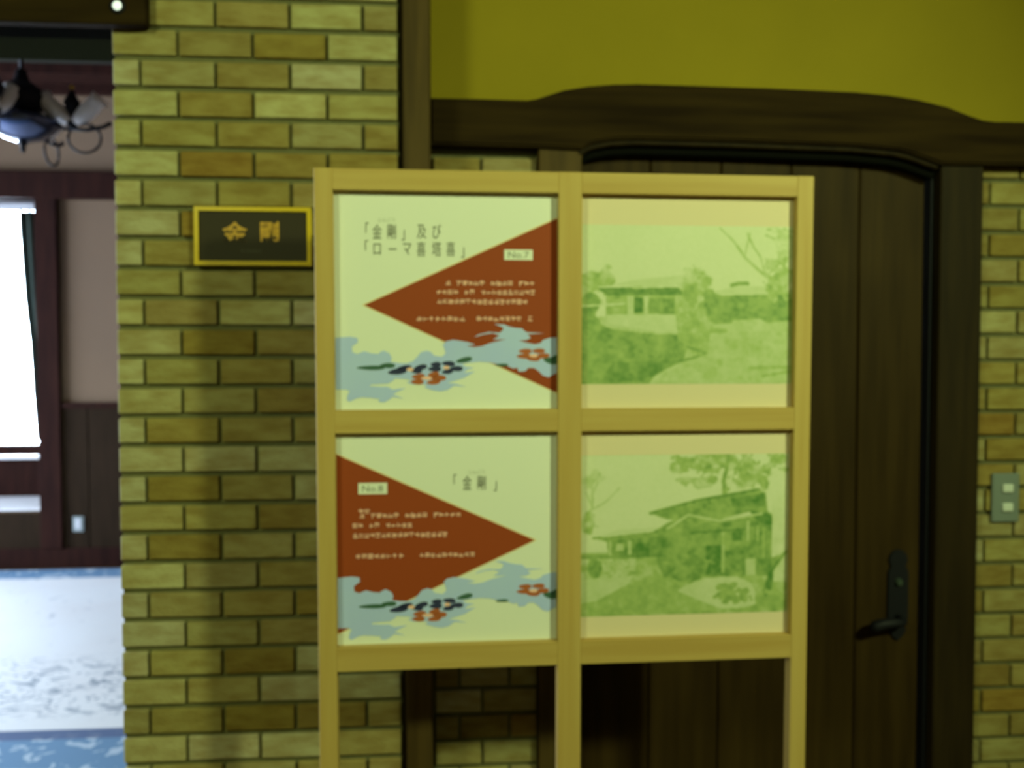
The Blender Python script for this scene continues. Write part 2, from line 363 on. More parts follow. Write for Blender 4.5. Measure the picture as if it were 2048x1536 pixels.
# bay recess with its deep white sill and window
bay = box('trim_6', [(-6.55, -3.05, YF+.1, YB+.1, .30, .44), (-6.55, -3.05, YF+.1, YB+.1, 2.86, 2.95), (-3.05, -2.95, YF+.1, YB+.1, .3, 2.95), (-6.65, -6.55, YF+.1, YB+.1, .3, 2.95)], mat_maroon, bevel=0, kind='structure')
box('sill_board', (-6.55, -3.052, YF-.03, YB, .44, .452), mat_white, bay, bevel=.002)
win = box('window_1', [(-6.55, -3.05, YB-.02, YB+.05, .452, .76), (-6.55, -3.05, YB-.03, YB+.05, .79, .87), (-6.55, -3.05, YB, YB+.05, 2.80, 2.86), (-6.55, -6.49, YB, YB+.05, .8, 2.86),
          (-3.30, -3.05, YB-.03, YB+.05, .8, 2.86), (-4.95, -4.89, YB, YB+.05, .8, 2.86)], mat_maroon, bevel=.002, kind='structure')
box('window_ledge', (-6.55, -3.06, YB-.07, YB, .762, .785), mat_white, win)
for a, b in ((-6.49, -4.95), (-4.89, -3.30)): box('pane', (a, b, YB+.02, YB+.024, .86, 2.81), mat_glass, win, bevel=0)
box('ground', (-14, 3, 5.05, 16, -.3, -.2), mat_terrace, bevel=0, kind='structure')
bl = box('roller_blind', (-6.45, -3.31, YB-.05, YB-.046, 2.765, 2.85), mat_blind, label='pale rolled-up blind along the top of the bright window', cat='blind', bevel=0)
sweep('blind_roller', [(-6.45, YB-.05, 2.835), (-3.31, YB-.05, 2.835)], .018, mat_blind, bl)
# curtain: folded cloth hanging at the right of the window, narrowing downwards
def curtain():
    bm = bmesh.new(); nx, nz = 40, 24; g = []
    for k in range(nz+1):
        t = k/nz; z = 2.76-(2.76-.92)*t
        xl = np.interp(z, [.92, 1.24, 1.7, 2.05, 2.6, 2.76], [-3.325, -3.345, -3.365, -3.398, -3.428, -3.432]); xr = -3.075
        row = []
        for i in range(nx+1):
            s = i/nx
            row.append(bm.verts.new((xl+(xr-xl)*s, YB-.06-.016*math.sin(s*math.pi*11)*(1-.3*t), z)))
        g.append(row)
    for k in range(nz):
        for i in range(nx): bm.faces.new((g[k][i], g[k][i+1], g[k+1][i+1], g[k+1][i]))
    o = fin(bpy.data.objects.new('curtain', mesh_of(bm, 'curtain', mat_curtain, smooth=True)), label='dark green curtain hanging at the right edge of the bright window', cat='curtain')
    sm = o.modifiers.new('thick', 'SOLIDIFY'); sm.thickness = .004
curtain()
# rug
rug = box('rug', (-6.6, -.4, .55, 4.20, 0.001, .012), mat_rug, bevel=0, label='large pale patterned rug with blue borders on the floor beneath the window', cat='rug')
# outlet
so = empty('wall_socket', (-2.782, YF-.02, .332), label='small white wall socket low on the dark wainscot', cat='socket')
box('socket_plate', (-.040, .040, -.008, 0, -.058, .058), mat_plate, so, bevel=.003)
box('socket_face', (-.020, .020, -.011, -.007, -.040, .040), mat_blind, so, bevel=.002)
for dz in (-.018, .018): box('socket_slot', [(-.008, -.005, -.0125, -.0105, dz-.006, dz+.006), (.005, .008, -.0125, -.0105, dz-.006, dz+.006)], mat_iron, so, bevel=0)

# chandelier
def chandelier():
    cx, cy, cz = -2.05, 2.0, 2.70
    r = empty('chandelier', (cx, cy, 3.52), label='dark iron chandelier with pairs of white tulip shades hanging beyond the brick pier', cat='chandelier')
    dz = cz-3.52
    def add(name, me, loc=(0, 0, 0), rot=(0, 0, 0), parent=r):
        o = bpy.data.objects.new(name, me); fin(o, parent); o.location = loc; o.rotation_euler = rot; return o
    mat_bowl = M('polished_dark_metal', (.10, .12, .20), 0.22, 0.9)
    add('bowl', lathe_mesh('bowl', [(0, -.085), (.04, -.082), (.09, -.066), (.135, -.035), (.165, .0), (.168, .012), (.150, .03), (.10, .045), (.05, .07), (.03, .10), (0, .10)], mat_bowl, 36), (0, 0, dz+.02))
    add('finial', lathe_mesh('finial', [(0, -.055), (.008, -.05), (.014, -.035), (.010, -.022), (.020, -.012), (.022, .0), (.012, .012), (0, .012)], mat_iron), (0, 0, dz-.065))
    add('body', lathe_mesh('body', [(0, .0), (.055, .0), (.10, .04), (.125, .08), (.115, .11), (.075, .14), (.035, .17), (.022, .22), (0, .22)], mat_iron), (0, 0, dz+.06))
    add('stem', lathe_mesh('stem', [(0, 0), (.010, 0), (.010, .60), (0, .60)], mat_iron, 12), (0, 0, dz+.24))
    add('canopy', lathe_mesh('canopy', [(0, -.06), (.03, -.055), (.07, -.015), (.075, 0), (0, 0)], mat_iron), (0, 0, .0))
    me_sh = lathe_mesh('glass_shade', [(.012, 0), (.022, .006), (.034, .04), (.040, .08), (.038, .12), (.036, .145), (.046, .175), (.043, .175), (.033, .145), (.035, .12), (.037, .08), (.031, .04), (.018, .008), (.012, .004)], mat_shade, 24)
    me_so = lathe_mesh('socket', [(0, -.03), (.014, -.028), (.018, -.01), (.020, .012), (0, .012)], mat_iron, 16)
    for q in range(4):
        a = q*math.pi/2 - .02
        def T(rr, z, side=0): return (rr*math.cos(a)-side*math.sin(a), rr*math.sin(a)+side*math.cos(a), dz+z)
        pts = [T(.15, .03), (T(.19, .0)), T(.22, .0), T(.235, .018)]
        arm = sweep('arm', pts, .009, mat_iron, r)
        sweep('arm_tip', [T(.22, .0), T(.30, -.005), T(.38, .01), T(.42, .03)], .010, mat_iron, arm)
        ring = [T(.292+.078*math.cos(t), -.045+.070*math.sin(t)) for t in [2*math.pi*i/28 for i in range(28)]]
        sweep('scroll_ring', ring, .0065, mat_iron, arm, seg=8, closed=True)
        for s, rr in ((-1, .225), (1, .245)):
            tilt = s*math.radians(46)
            ax = Matrix.Rotation(a, 4, 'Z')@Matrix.Rotation(tilt, 4, 'Y')
            o = bpy.data.objects.new('glass_shade', me_sh); fin(o, arm); o.matrix_local = Matrix.Translation(T(rr, .026))@ax
            o2 = bpy.data.objects.new('socket', me_so); fin(o2, o); o2.matrix_local = Matrix.Translation((0, 0, .0))
        o = bpy.data.objects.new('knob', lathe_mesh('knob', [(0, 0), (.03, .07), (.038, .10), (.02, .13), (.014, .15), (0, .16)], mat_iron, 16)); fin(o, arm); o.location = T(.235, .03)
        o2 = bpy.data.objects.new('knob_tip', lathe_mesh('knob_tip', [(0, -.012), (.012, 0), (0, .012)], mat_gold, 12)); fin(o2, o); o2.location = (0, 0, .17)
chandelier()

# small round lamp on the header beam
hl = empty('indicator_lamp', (-.8463, -.045, 2.5002), label='small round white lamp on the dark header beam at top left', cat='lamp')
bm = bmesh.new(); bmesh.ops.create_uvsphere(bm, u_segments=20, v_segments=12, radius=.0135); bmesh.ops.scale(bm, vec=(1, .7, 1), verts=bm.verts)
fin(bpy.data.objects.new('lens', mesh_of(bm, 'lens', mat_led, smooth=True)), hl)
o = fin(bpy.data.objects.new('bezel', lathe_mesh('bezel', [(.012, -.004), (.019, -.003), (.021, .0), (.019, .004), (.012, .004)], mat_iron)), hl); o.rotation_euler = (math.pi/2, 0, 0)

# ------------------------------------------------------------ lettering helper
def text_mesh(s, size, mat, name, extrude=0.0, bold=0.0, sx=1.0):
    c = bpy.data.curves.new(name, 'FONT'); c.body = s; c.size = size; c.extrude = extrude; c.offset = bold
    c.align_x = 'CENTER'; c.align_y = 'CENTER'; c.resolution_u = 3
    o = bpy.data.objects.new('tmp', c); COL.objects.link(o)
    dg = bpy.context.evaluated_depsgraph_get(); me = bpy.data.meshes.new_from_object(o.evaluated_get(dg))
    bpy.data.objects.remove(o); me.name = name
    me.transform(Matrix.Rotation(math.pi/2, 4, 'X')@Matrix.Scale(sx, 4, (1, 0, 0)))
    # centre on bounding box
    if len(me.vertices):
        xs = [v.co.x for v in me.vertices]; zs = [v.co.z for v in me.vertices]
        me.transform(Matrix.Translation((-(min(xs)+max(xs))/2, 0, -(min(zs)+max(zs))/2)))
    me.materials.clear(); me.materials.append(mat)
    return me
def letters(items, mat, name, parent, y, **k):
    """items: (text, x, z, size, sx); all joined in one printed part"""
    for s, x, z, size, sx in items:
        bm = bmesh.new()
        me = text_mesh(s, size, mat, name, sx=sx, **k)
        if s in '「': me.transform(Matrix.Translation((0, 0, size*.22)))
        if s in '」': me.transform(Matrix.Translation((0, 0, -size*.22)))
        me.transform(Matrix.Translation((x, y, z))); bm.from_mesh(me); bpy.data.meshes.remove(me)
        me = bpy.data.meshes.new(name); bm.to_mesh(me); bm.free(); me.materials.append(mat)
        fin(bpy.data.objects.new(name, me), parent)

# ------------------------------------------------------------ sign 金剛
sx0, sx1, sz0, sz1 = -.6700, -.3640, 1.8395, 1.9945
sg = empty('wall_sign', ((sx0+sx1)/2, 0, (sz0+sz1)/2), label='dark rectangular wall sign with gold border and gold characters on the brick pier', cat='sign')
hw, hh = (sx1-sx0)/2, (sz1-sz0)/2
box('plaque', (-hw+.002, hw-.002, -.012, -.001, -hh+.002, hh-.002), mat_plaque, sg, bevel=.001)
fw = .0115
bm = bmesh.new()
for q in ((-hw, hw, -.018, 0, hh-fw, hh), (-hw, hw, -.018, 0, -hh, -hh+fw), (-hw, -hw+fw, -.018, 0, -hh+fw, hh-fw), (hw-fw, hw, -.018, 0, -hh+fw, hh-fw)): bm_box(bm, *q)
fin(bpy.data.objects.new('gold_frame', mesh_of(bm, 'gold_frame', mat_gold)), sg)
letters([('金', -.5647-(sx0+sx1)/2, 1.9280-(sz0+sz1)/2, .058, 1.1), ('剛', -.474-(sx0+sx1)/2, 1.9300-(sz0+sz1)/2, .056, 1.0)], mat_goldch, 'gold_character', sg, -.0135, extrude=.001, bold=.0012)
letters([('KONGO', -.522-(sx0+sx1)/2, 1.8783-(sz0+sz1)/2, .013, 1.1)], M('dim_ink', (.085, .075, .05), .6), 'small_lettering', sg, -.0128)

# light switch
sw = empty('light_switch', (1.7215, S-.003, 1.1567), label='metal switch plate with two white buttons on the bricks right of the door', cat='switch')
box('plate', (-.044, .044, -.010, 0, -.076, .076), mat_plate, sw, bevel=.003)
for z, w_ in ((.030, .013), (-.029, .013)): box('button', (-.014, .020, -.018, -.009, z-w_, z+w_), mat_button, sw, bevel=.003)

# ------------------------------------------------------------ display stand
DY, LEAN = 0.01156, 0.01216
AX = Vector((math.cos(DY), math.sin(DY), 0)); N3 = Vector((-math.sin(DY)*math.cos(LEAN), math.cos(DY)*math.cos(LEAN), math.sin(LEAN))); UP = AX.cross(N3)
DM = Matrix((AX, N3, UP)).transposed().to_4x4(); DM.translation = Vector((-.023, -.338, 0))
def placed(name, u, z, **k):
    o = empty(name, **k); m = DM.copy(); m.translation = DM@Vector((u, 0, z)); o.matrix_world = m; return o
st = placed('display_stand', 0, 0, label='pale pine post-and-rail display stand holding four boards in front of the door', cat='display stand')
TH = .036
for a, b in ((-.2805, -.2385), (.2810, .3370), (.8560, .8965)): box('post', (a, b, 0, TH, .03, 2.0263), mat_pinev, st, bevel=.0015)
for a, b in ((1.9777, 2.0258), (1.4195, 1.4729), (.8597, .9162)):
    for u0, u1 in ((-.2385, .2810), (.3370, .8560)): box('rail', (u0, u1, .0006, TH-.001, a, b), mat_pineh, st, bevel=.0008)
for u in (-.2595, .309, .8762): box('foot', (u-.03, u+.03, -.22, .26, 0.0, .05), mat_pineh, st, bevel=.003)

BY = .022
def board(name, u0, u1, z0, z1, mat, label):
    b = placed(name, (u0+u1)/2, z0, label=label, cat='board')
    hw = (u1-u0)/2
    box('panel', (-hw, hw, BY, BY+.005, 0, z1-z0), mat, b, bevel=0)
    return b, (u0+u1)/2, z0
def poly(name, pts, y, mat, parent, uc, zc):
    vs, _, fs, _, _, _ = mathutils.geometry.delaunay_2d_cdt([Vector((u-uc, z-zc)) for u, z in pts], [], [list(range(len(pts)))], 1, 1e-6)
    bm = bmesh.new(); bv = [bm.verts.new((v.x, y, v.y)) for v in vs]
    for f in fs: bm.faces.new([bv[i] for i in f])
    me = mesh_of(bm, name, mat); return fin(bpy.data.objects.new(name, me), parent)
def ellipses(name, L, y, mat, parent, uc, zc, dz, umax):
    bm = bmesh.new()
    for u, z, ru, rz, t in L:
        t = math.radians(t); vs = []
        for i in range(20):
            a = 2*math.pi*i/20; k = 1-.22*math.cos(2*a+1)
            p, q = 1.15*ru*math.cos(a), 1.4*rz*math.sin(a)*(1+.25*math.cos(a))
            vs.append(bm.verts.new((min(u+p*math.cos(t)-q*math.sin(t), umax)-uc, y, z+dz+p*math.sin(t)+q*math.cos(t)-zc)))
        bm.faces.new(vs)
    return fin(bpy.data.objects.new(name, mesh_of(bm, name, mat)), parent)
def body_marks(name, lines, y, mat, parent, uc, zc, h=.0125):
    """tiny printed text, illegible in the photograph: rows of small strokes"""
    rnd = random.Random(5)
    for u0, u1, z in lines:
        bm = bmesh.new()
        n = max(2, int((u1-u0)/(h*1.02)))
        cw = (u1-u0)/n
        for i in range(n):
            if rnd.random() < .05: continue
            c = u0+(i+.5)*cw
            for _ in range(rnd.randint(4, 7)):
                if rnd.random() < .6: a, b_ = cw*rnd.uniform(.30, .48), h*.09; px, pz = rnd.uniform(-.05, .05)*cw, rnd.uniform(-.42, .42)*h
                else: a, b_ = h*.085, h*rnd.uniform(.25, .45); px, pz = rnd.uniform(-.32, .32)*cw, rnd.uniform(-.1, .1)*h
                vs = [bm.verts.new((c+px+sx_*a-uc, y, z+pz+sz_*b_-zc)) for sx_, sz_ in ((-1, -1), (1, -1), (1, 1), (-1, 1))]
                bm.faces.new(vs)
        fin(bpy.data.objects.new(name, mesh_of(bm, name, mat)), parent, kind='stuff')
CLOUD= [(-0.2381, 1.6403), (-0.2228, 1.6416), (-0.2049, 1.6429), (-0.1871, 1.6403), (-0.1859, 1.63), (-0.2, 1.6197), (-0.1989, 1.6068), (-0.1874, 1.6029), (-0.172, 1.6093), (-0.1541, 1.6041), (-0.1387, 1.6028), (-0.1361, 1.6067), (-0.1258, 1.6106), (-0.113, 1.6041), (-0.1079, 1.5937), (-0.1106, 1.5846), (-0.0951, 1.582), (-0.0745, 1.5807), (-0.059, 1.5858), (-0.0486, 1.5962), (-0.0407, 1.6066), (-0.0278, 1.6105), (-0.0174, 1.6079), (-0.0097, 1.5988), (0.0085, 1.5962), (0.0176, 1.604), (0.0151, 1.6144), (0.0112, 1.6248), (0.019, 1.6326), (0.0346, 1.6358), (0.0503, 1.6339), (0.0711, 1.63), (0.0868, 1.6243), (0.0659, 1.6217), (0.0842, 1.6183), (0.1025, 1.6209), (0.1235, 1.6287), (0.1603, 1.6374), (0.1287, 1.6366), (0.1445, 1.6458), (0.1288, 1.6515), (0.1078, 1.6489), (0.0842, 1.6418), (0.0947, 1.6483), (0.1183, 1.6541), (0.1445, 1.6523), (0.1524, 1.6588), (0.1524, 1.6654), (0.1314, 1.6732), (0.155, 1.6719), (0.1682, 1.6667), (0.1813, 1.6641), (0.1971, 1.6628), (0.2077, 1.6537), (0.25, 1.6516), (0.2104, 1.649), (0.2183, 1.6406), (0.2077, 1.6353), (0.1892, 1.634), (0.2104, 1.6287), (0.2289, 1.6253), (0.2421, 1.6288), (0.2474, 1.6353), (0.2633, 1.6406), (0.2899, 1.6419), (0.2901, 1.5615), (0.2795, 1.5562), (0.2715, 1.5536), (0.2608, 1.547), (0.2476, 1.551), (0.2369, 1.5616), (0.2263, 1.5695), (0.2131, 1.5696), (0.2051, 1.5617), (0.1893, 1.5604), (0.1866, 1.5696), (0.1761, 1.5684), (0.1602, 1.575), (0.1366, 1.5789), (0.1182, 1.5829), (0.0972, 1.5843), (0.071, 1.5817), (0.0553, 1.5791), (0.0658, 1.5725), (0.0841, 1.5699), (0.0684, 1.566), (0.0605, 1.5582), (0.0867, 1.562), (0.0605, 1.5464), (0.0396, 1.5399), (0.0213, 1.5347), (0.0395, 1.5328), (0.0656, 1.5254), (0.0369, 1.5281), (0.0212, 1.5177), (0.0056, 1.5147), (-0.0126, 1.5174), (-0.0334, 1.5245), (-0.0256, 1.5297), (-0.0437, 1.5324), (-0.0593, 1.5311), (-0.0747, 1.5364), (-0.0618, 1.5403), (-0.0747, 1.5442), (-0.1005, 1.5456), (-0.1057, 1.5404), (-0.1161, 1.534), (-0.1572, 1.5315), (-0.1598, 1.5277), (-0.1367, 1.5263), (-0.1187, 1.5262), (-0.1058, 1.5196), (-0.0748, 1.5234), (-0.0955, 1.5144), (-0.1059, 1.5079), (-0.0801, 1.4986), (-0.1059, 1.5027), (-0.1163, 1.4949), (-0.1267, 1.4898), (-0.1395, 1.4912), (-0.1369, 1.4976), (-0.1549, 1.5003), (-0.178, 1.5018), (-0.1908, 1.4992), (-0.2062, 1.4915), (-0.2126, 1.4955), (-0.2112, 1.5058), (-0.206, 1.5162), (-0.2137, 1.5201), (-0.2443, 1.5202), (-0.2431, 1.6403)]
NAVY= [(-0.0953, 1.562, 0.0196, 0.0052, 8.0), (-0.0797, 1.5698, 0.0157, 0.0044, 8.0), (-0.0409, 1.5715, 0.0131, 0.0044, 10.0), (-0.0513, 1.5637, 0.0118, 0.0047, 0.0), (-0.0059, 1.5779, 0.011, 0.0044, 0.0), (0.024, 1.5797, 0.0136, 0.0044, -5.0), (-0.0085, 1.5675, 0.0136, 0.0044, 0.0), (0.0423, 1.5682, 0.0136, 0.0044, 0.0), (0.0214, 1.5614, 0.0118, 0.0042, 8.0)]
ORANGE= [(-0.0462, 1.5499, 0.0136, 0.0047, 5.0), (-0.0112, 1.5545, 0.0118, 0.0047, 10.0), (0.0005, 1.5466, 0.0157, 0.0047, 0.0), (-0.0489, 1.5376, 0.0131, 0.0044, 0.0), (-0.0112, 1.537, 0.0144, 0.0044, 8.0), (0.2051, 1.609, 0.0136, 0.0042, 0.0), (0.2369, 1.6096, 0.0136, 0.0042, 0.0), (0.2025, 1.5972, 0.0157, 0.0042, 0.0), (0.2448, 1.5977, 0.0162, 0.0042, 5.0), (0.225, 1.5906, 0.0136, 0.0037, 0.0)]
LEAF= [(-0.1569, 1.5705, 0.0288, 0.0037, 0.0), (-0.1183, 1.5756, 0.0157, 0.0042, 0.0), (0.0606, 1.5882, 0.017, 0.0044, 12.0), (0.1497, 1.5763, 0.0136, 0.0024, 0.0), (0.2661, 1.5866, 0.0157, 0.0058, -10.0), (0.278, 1.5945, 0.0118, 0.0037, 20.0)]

L0, L1 = -.2384, .2809
def poster(z0, z1, dz, label, tri, title, ruby, tag, body):
    b, uc, zc = board('poster_board', L0, L1, z0, z1, mat_paper, label)
    y = BY
    poly('triangle_outline', tri[1], y-.0003, mat_edge, b, uc, zc)
    poly('red_triangle', tri[0], y-.0006, mat_red, b, uc, zc)
    poly('blue_cloud', [(max(min(u, L1-.001), L0+.001), z+dz) for u, z in CLOUD], y-.0009, mat_blue, b, uc, zc)
    for q in (NAVY[:4], NAVY[4:]): ellipses('navy_flower', q, y-.0012, mat_navy, b, uc, zc, dz, L1)
    for q in (ORANGE[:5], ORANGE[5:]): ellipses('orange_flower', q, y-.0012, mat_orange, b, uc, zc, dz, L1)
    for q in LEAF: ellipses('green_leaf', [q], y-.0012, mat_leaf, b, uc, zc, dz, L1)
    for q in [(.2245, 1.5985, .009, .0028, 0), (-.028, 1.546, .011, .0028, 0), (-.066, 1.5665, .007, .003, 0), (.0185, 1.5705, .0065, .003, 0)]: ellipses('flower_centre', [q], y-.0014, mat_pink, b, uc, zc, dz, L1)
    letters([(s, u-uc, z-zc, .037, .62) for s, u, z in title], mat_ink, 'title_character', b, y-.0012)
    letters([(ruby[0], ruby[1]-uc, ruby[2]-zc, .0105, 1.0)], mat_inkl, 'small_reading_text', b, y-.0012)
    t = poly('number_tag', [(tag[1], tag[3]), (tag[2], tag[3]), (tag[2], tag[4]), (tag[1], tag[4])], y-.0012, mat_paper, b, uc, zc)
    letters([(tag[0], (tag[1]+tag[2])/2-uc, (tag[3]+tag[4])/2-zc, .0215, 1.15)], mat_ink, 'number_text', t, y-.0016)
    body_marks('text_line', body, y-.0012, mat_pink, b, uc, zc)
poster(1.4730, 1.9776, 0, 'upper poster board with red triangle pointing left and tag No.7',
       ([(-.1709, 1.7164), (.2805, 1.9213), (.2805, 1.5109)], [(-.1765, 1.7164), (.2805, 1.9240), (.2805, 1.5083)]),
       [('「', -.1627, 1.8863), ('金', -.1398, 1.8863), ('剛', -.1064, 1.8866), ('」', -.0799, 1.8869), ('及', -.0372, 1.8874), ('び', -.0024, 1.8878),
        ('「', -.1641, 1.846), ('ロ', -.1401, 1.846), ('ー', -.1044, 1.8463), ('マ', -.0709, 1.8466), ('喜', -.0385, 1.8469), ('塔', -.0026, 1.8473), ('喜', .0300, 1.8476), ('」', .0580, 1.8478)],
       ('こんごう', -.1180, 1.9135), ('No.7', .1554, .2227, 1.8232, 1.8476),
       [(.0169, .2287, 1.7684), (-.0041, .2287, 1.7473), (-.0031, .211, 1.7252), (-.051, .0634, 1.6848), (.0893, .2241, 1.6852)])
poster(.9163, 1.4194, -.5635, 'lower poster board with red triangle pointing right and tag No.8',
       ([(.2282, 1.1573), (L0+.0005, 1.3680), (L0+.0005, .9440)], [(.2338, 1.1573), (L0+.0005, 1.3708), (L0+.0005, .9412)]),
       [('「', .0388, 1.2984), ('金', .0672, 1.2981), ('剛', .1016, 1.2976), ('」', .1337, 1.2971)],
       ('こんごう', .0897, 1.3240), ('No.8', -.1881, -.1209, 1.2740, 1.3004),
       [(-.1864, .0528, 1.2224), (-.2028, -.0617, 1.1996), (-.2019, .0207, 1.1759), (-.1965, -.082, 1.1265), (-.0468, .0858, 1.1263), (-.1886, -.1608, 1.2331)])

# ---- the two green photographs: tone painted per vertex of a fine flat grid
NX, NZ = 330, 264
UU, VV = np.meshgrid(np.linspace(0, 1, NX+1), np.linspace(0, 1, NZ+1))     # v runs downwards
def vnoise(fx, fy, seed):
    r = np.random.RandomState(seed); g = r.rand(int(fy)+3, int(fx)+3)
    x, y = UU*fx, VV*fy; i, j = x.astype(int), y.astype(int); a, b = x-i, y-j; a = a*a*(3-2*a); b = b*b*(3-2*b)
    return (g[j, i]*(1-a)+g[j, i+1]*a)*(1-b)+(g[j+1, i]*(1-a)+g[j+1, i+1]*a)*b
def fbm(f, seed, asp=1.25): return sum(vnoise(f*2**k*asp, f*2**k, seed+k)*.5**k for k in range(4))/1.875
def inpoly(pts):
    m = np.zeros_like(UU, bool); n = len(pts)
    for i in range(n):
        (x1, y1), (x2, y2) = pts[i], pts[(i+1) % n]
        if y1 == y2: continue
        c = ((y1 > VV) != (y2 > VV)) & (UU < (x2-x1)*(VV-y1)/(y2-y1)+x1); m ^= c
    return m
def paint(T, mask, val, tex=0.0, seed=1, f=14):
    mk = mask.astype(float)
    for _ in range(2):
        mk = (mk+np.roll(mk, 1, 0)+np.roll(mk, -1, 0)+np.roll(mk, 1, 1)+np.roll(mk, -1, 1))/5
    tgt = val+(fbm(f, seed)-.5)*2*tex
    return T*(1-mk)+tgt*mk
def blob(cx, cy, rx, ry, seed, rough=.55, f=9): return ((UU-cx)/rx)**2+((VV-cy)/ry)**2 < 1+(fbm(f, seed)-.5)*2*rough*2
def stroke(pts, wd):
    m = np.zeros_like(UU, bool); wd = wd if isinstance(wd, (list, tuple)) else [wd]*len(pts)
    for (a, b, w0, w1) in zip(pts, pts[1:], wd, wd[1:]):
        dx, dy = (b[0]-a[0]), (b[1]-a[1])*.8; L2 = dx*dx+dy*dy+1e-12
        t = np.clip(((UU-a[0])*dx+(VV-a[1])*.8*dy)/L2, 0, 1)
        d = np.hypot(UU-a[0]-t*dx, (VV-a[1])*.8-t*dy); m |= d < (w0+(w1-w0)*t)
    return m
def A(pts): return [((x-150)/1185., (y-318)/947.) for x, y in pts]
def B_(pts): return [((x-155)/1180., (y-212)/925.) for x, y in pts]
def photo_one():
    T = .07+.05*fbm(4, 3)+.06*VV*0
    T = paint(T, inpoly(A([(150,860),(1335,860),(1335,1265),(150,1265)])), .30, .10, 4, 20)
    T = paint(T, blob(*A([(220,680)])[0], .10, .10, 5, .9, 12), .38, .3, 6, 22)
    T = paint(T, inpoly(A([(270,688),(430,645),(560,628),(700,615),(745,640),(735,680),(430,690)])), .20, .05, 7)
    T = paint(T, inpoly(A([(300,700),(740,690),(740,850),(330,850),(290,870),(290,740)])), .52, .25, 8, 18)
    T = paint(T, inpoly(A([(245,690),(430,683),(730,683),(760,700),(740,730),(300,738),(250,702)])), .80, .18, 9)
    T = paint(T, stroke(A([(250,686),(430,682),(440,690),(740,678)]), .0035), .02)
    for x0, x1, y0, y1, v in ((405,445,740,850,.28),(448,492,745,835,.95),(500,522,740,850,.25),(530,668,755,842,.72),(320,400,760,850,.42),(590,600,755,842,.5),(672,700,740,850,.3)):
        T = paint(T, inpoly(A([(x0,y0),(x1,y0),(x1,y1),(x0,y1)])), v, .12, int(x0), 24)
    T = paint(T, inpoly(A([(290,850),(690,850),(700,960),(560,950),(300,905)])), .20, .06, 10, 30)
    T = paint(T, inpoly(A([(860,735),(1335,720),(1335,880),(1200,895),(1150,870),(1000,880),(990,900),(860,905)])), .66, .25, 11, 20)
    T = paint(T, inpoly(A([(880,715),(1000,678),(1180,680),(1250,700),(1280,718),(900,732)])), .22, .06, 12)
    T = paint(T, stroke(A([(990,672),(1030,660),(1080,662)]), .009), .70)
    T = paint(T, blob(*A([(1255,640)])[0], .10, .14, 13, 1.1, 16), .40, .25, 14, 26)
    T = paint(T, inpoly(A([(150,880),(220,890),(330,940),(560,965),(690,968),(745,1050),(720,1120),(640,1160),(560,1215),(530,1265),(150,1265)])), .64, .22, 15, 13)
    T = paint(T, inpoly(A([(330,1130),(700,1125),(560,1215),(530,1255),(260,1250)])), .76, .10, 15, 13)
    T = paint(T, blob(*A([(190,850)])[0], .055, .12, 16, .8), .66, .28, 17, 20)
    T = paint(T, stroke(A([(160,800),(390,785)]), .005), .15)
    T = paint(T, blob(*A([(790,900)])[0], .085, .21, 18, .8, 10), .46, .30, 19, 24)
    T = paint(T, blob(*A([(790,690)])[0], .075, .10, 20, .9, 12), .38, .30, 21, 26)
    T = paint(T, blob(*A([(770,590)])[0], .045, .035, 22, 1.2, 22), .30, .25, 23, 30)
    T = paint(T, blob(*A([(885,790)])[0], .035, .11, 24, .8, 14), .60, .25, 25, 24)
    T = paint(T, stroke(A([(740,1040),(860,1085),(700,1130),(640,1160)]), .006), .75)
    T = paint(T, inpoly(A([(870,960),(1335,940),(1335,1265),(560,1265),(700,1150),(860,1080)])), .33, .10, 26, 22)
    for pts, w_ in (([(920,330),(1000,410),(1060,500),(1140,580),(1220,640),(1300,720)], [.003,.005,.006,.008,.010,.012]), ([(1075,360),(1110,440),(1150,500),(1180,600)], .004), ([(1180,600),(1250,660),(1300,760)], .008),
                    ([(1285,330),(1300,450),(1285,560),(1300,680)], .006), ([(1180,370),(1335,440)], .004), ([(1060,500),(1090,360)], .003), ([(1190,335),(1335,345)], .005), ([(1335,490),(1280,520),(1200,600)], .004)):
        T = paint(T, stroke(A(pts), w_), .42, .15, 27, 30)
    T = paint(T, blob(*A([(1290,400)])[0], .06, .10, 28, 1.2, 22), .26, .2, 29, 30)
    T = paint(T, stroke(A([(1100,1170),(1335,1165)]), .007), .5); T = paint(T, stroke(A([(1170,1220),(1335,1190)]), .006), .52)
    T = paint(T, stroke(A([(155,860),(155,1265)]), .010), .8, .15, 30, 20)
    T = paint(T, stroke(A([(880,945),(960,945)]), .010), .50)
    return T+(fbm(60, 31)-.5)*.06+(fbm(34, 90)-.5)*.9*np.clip(T-.12, 0, .5)
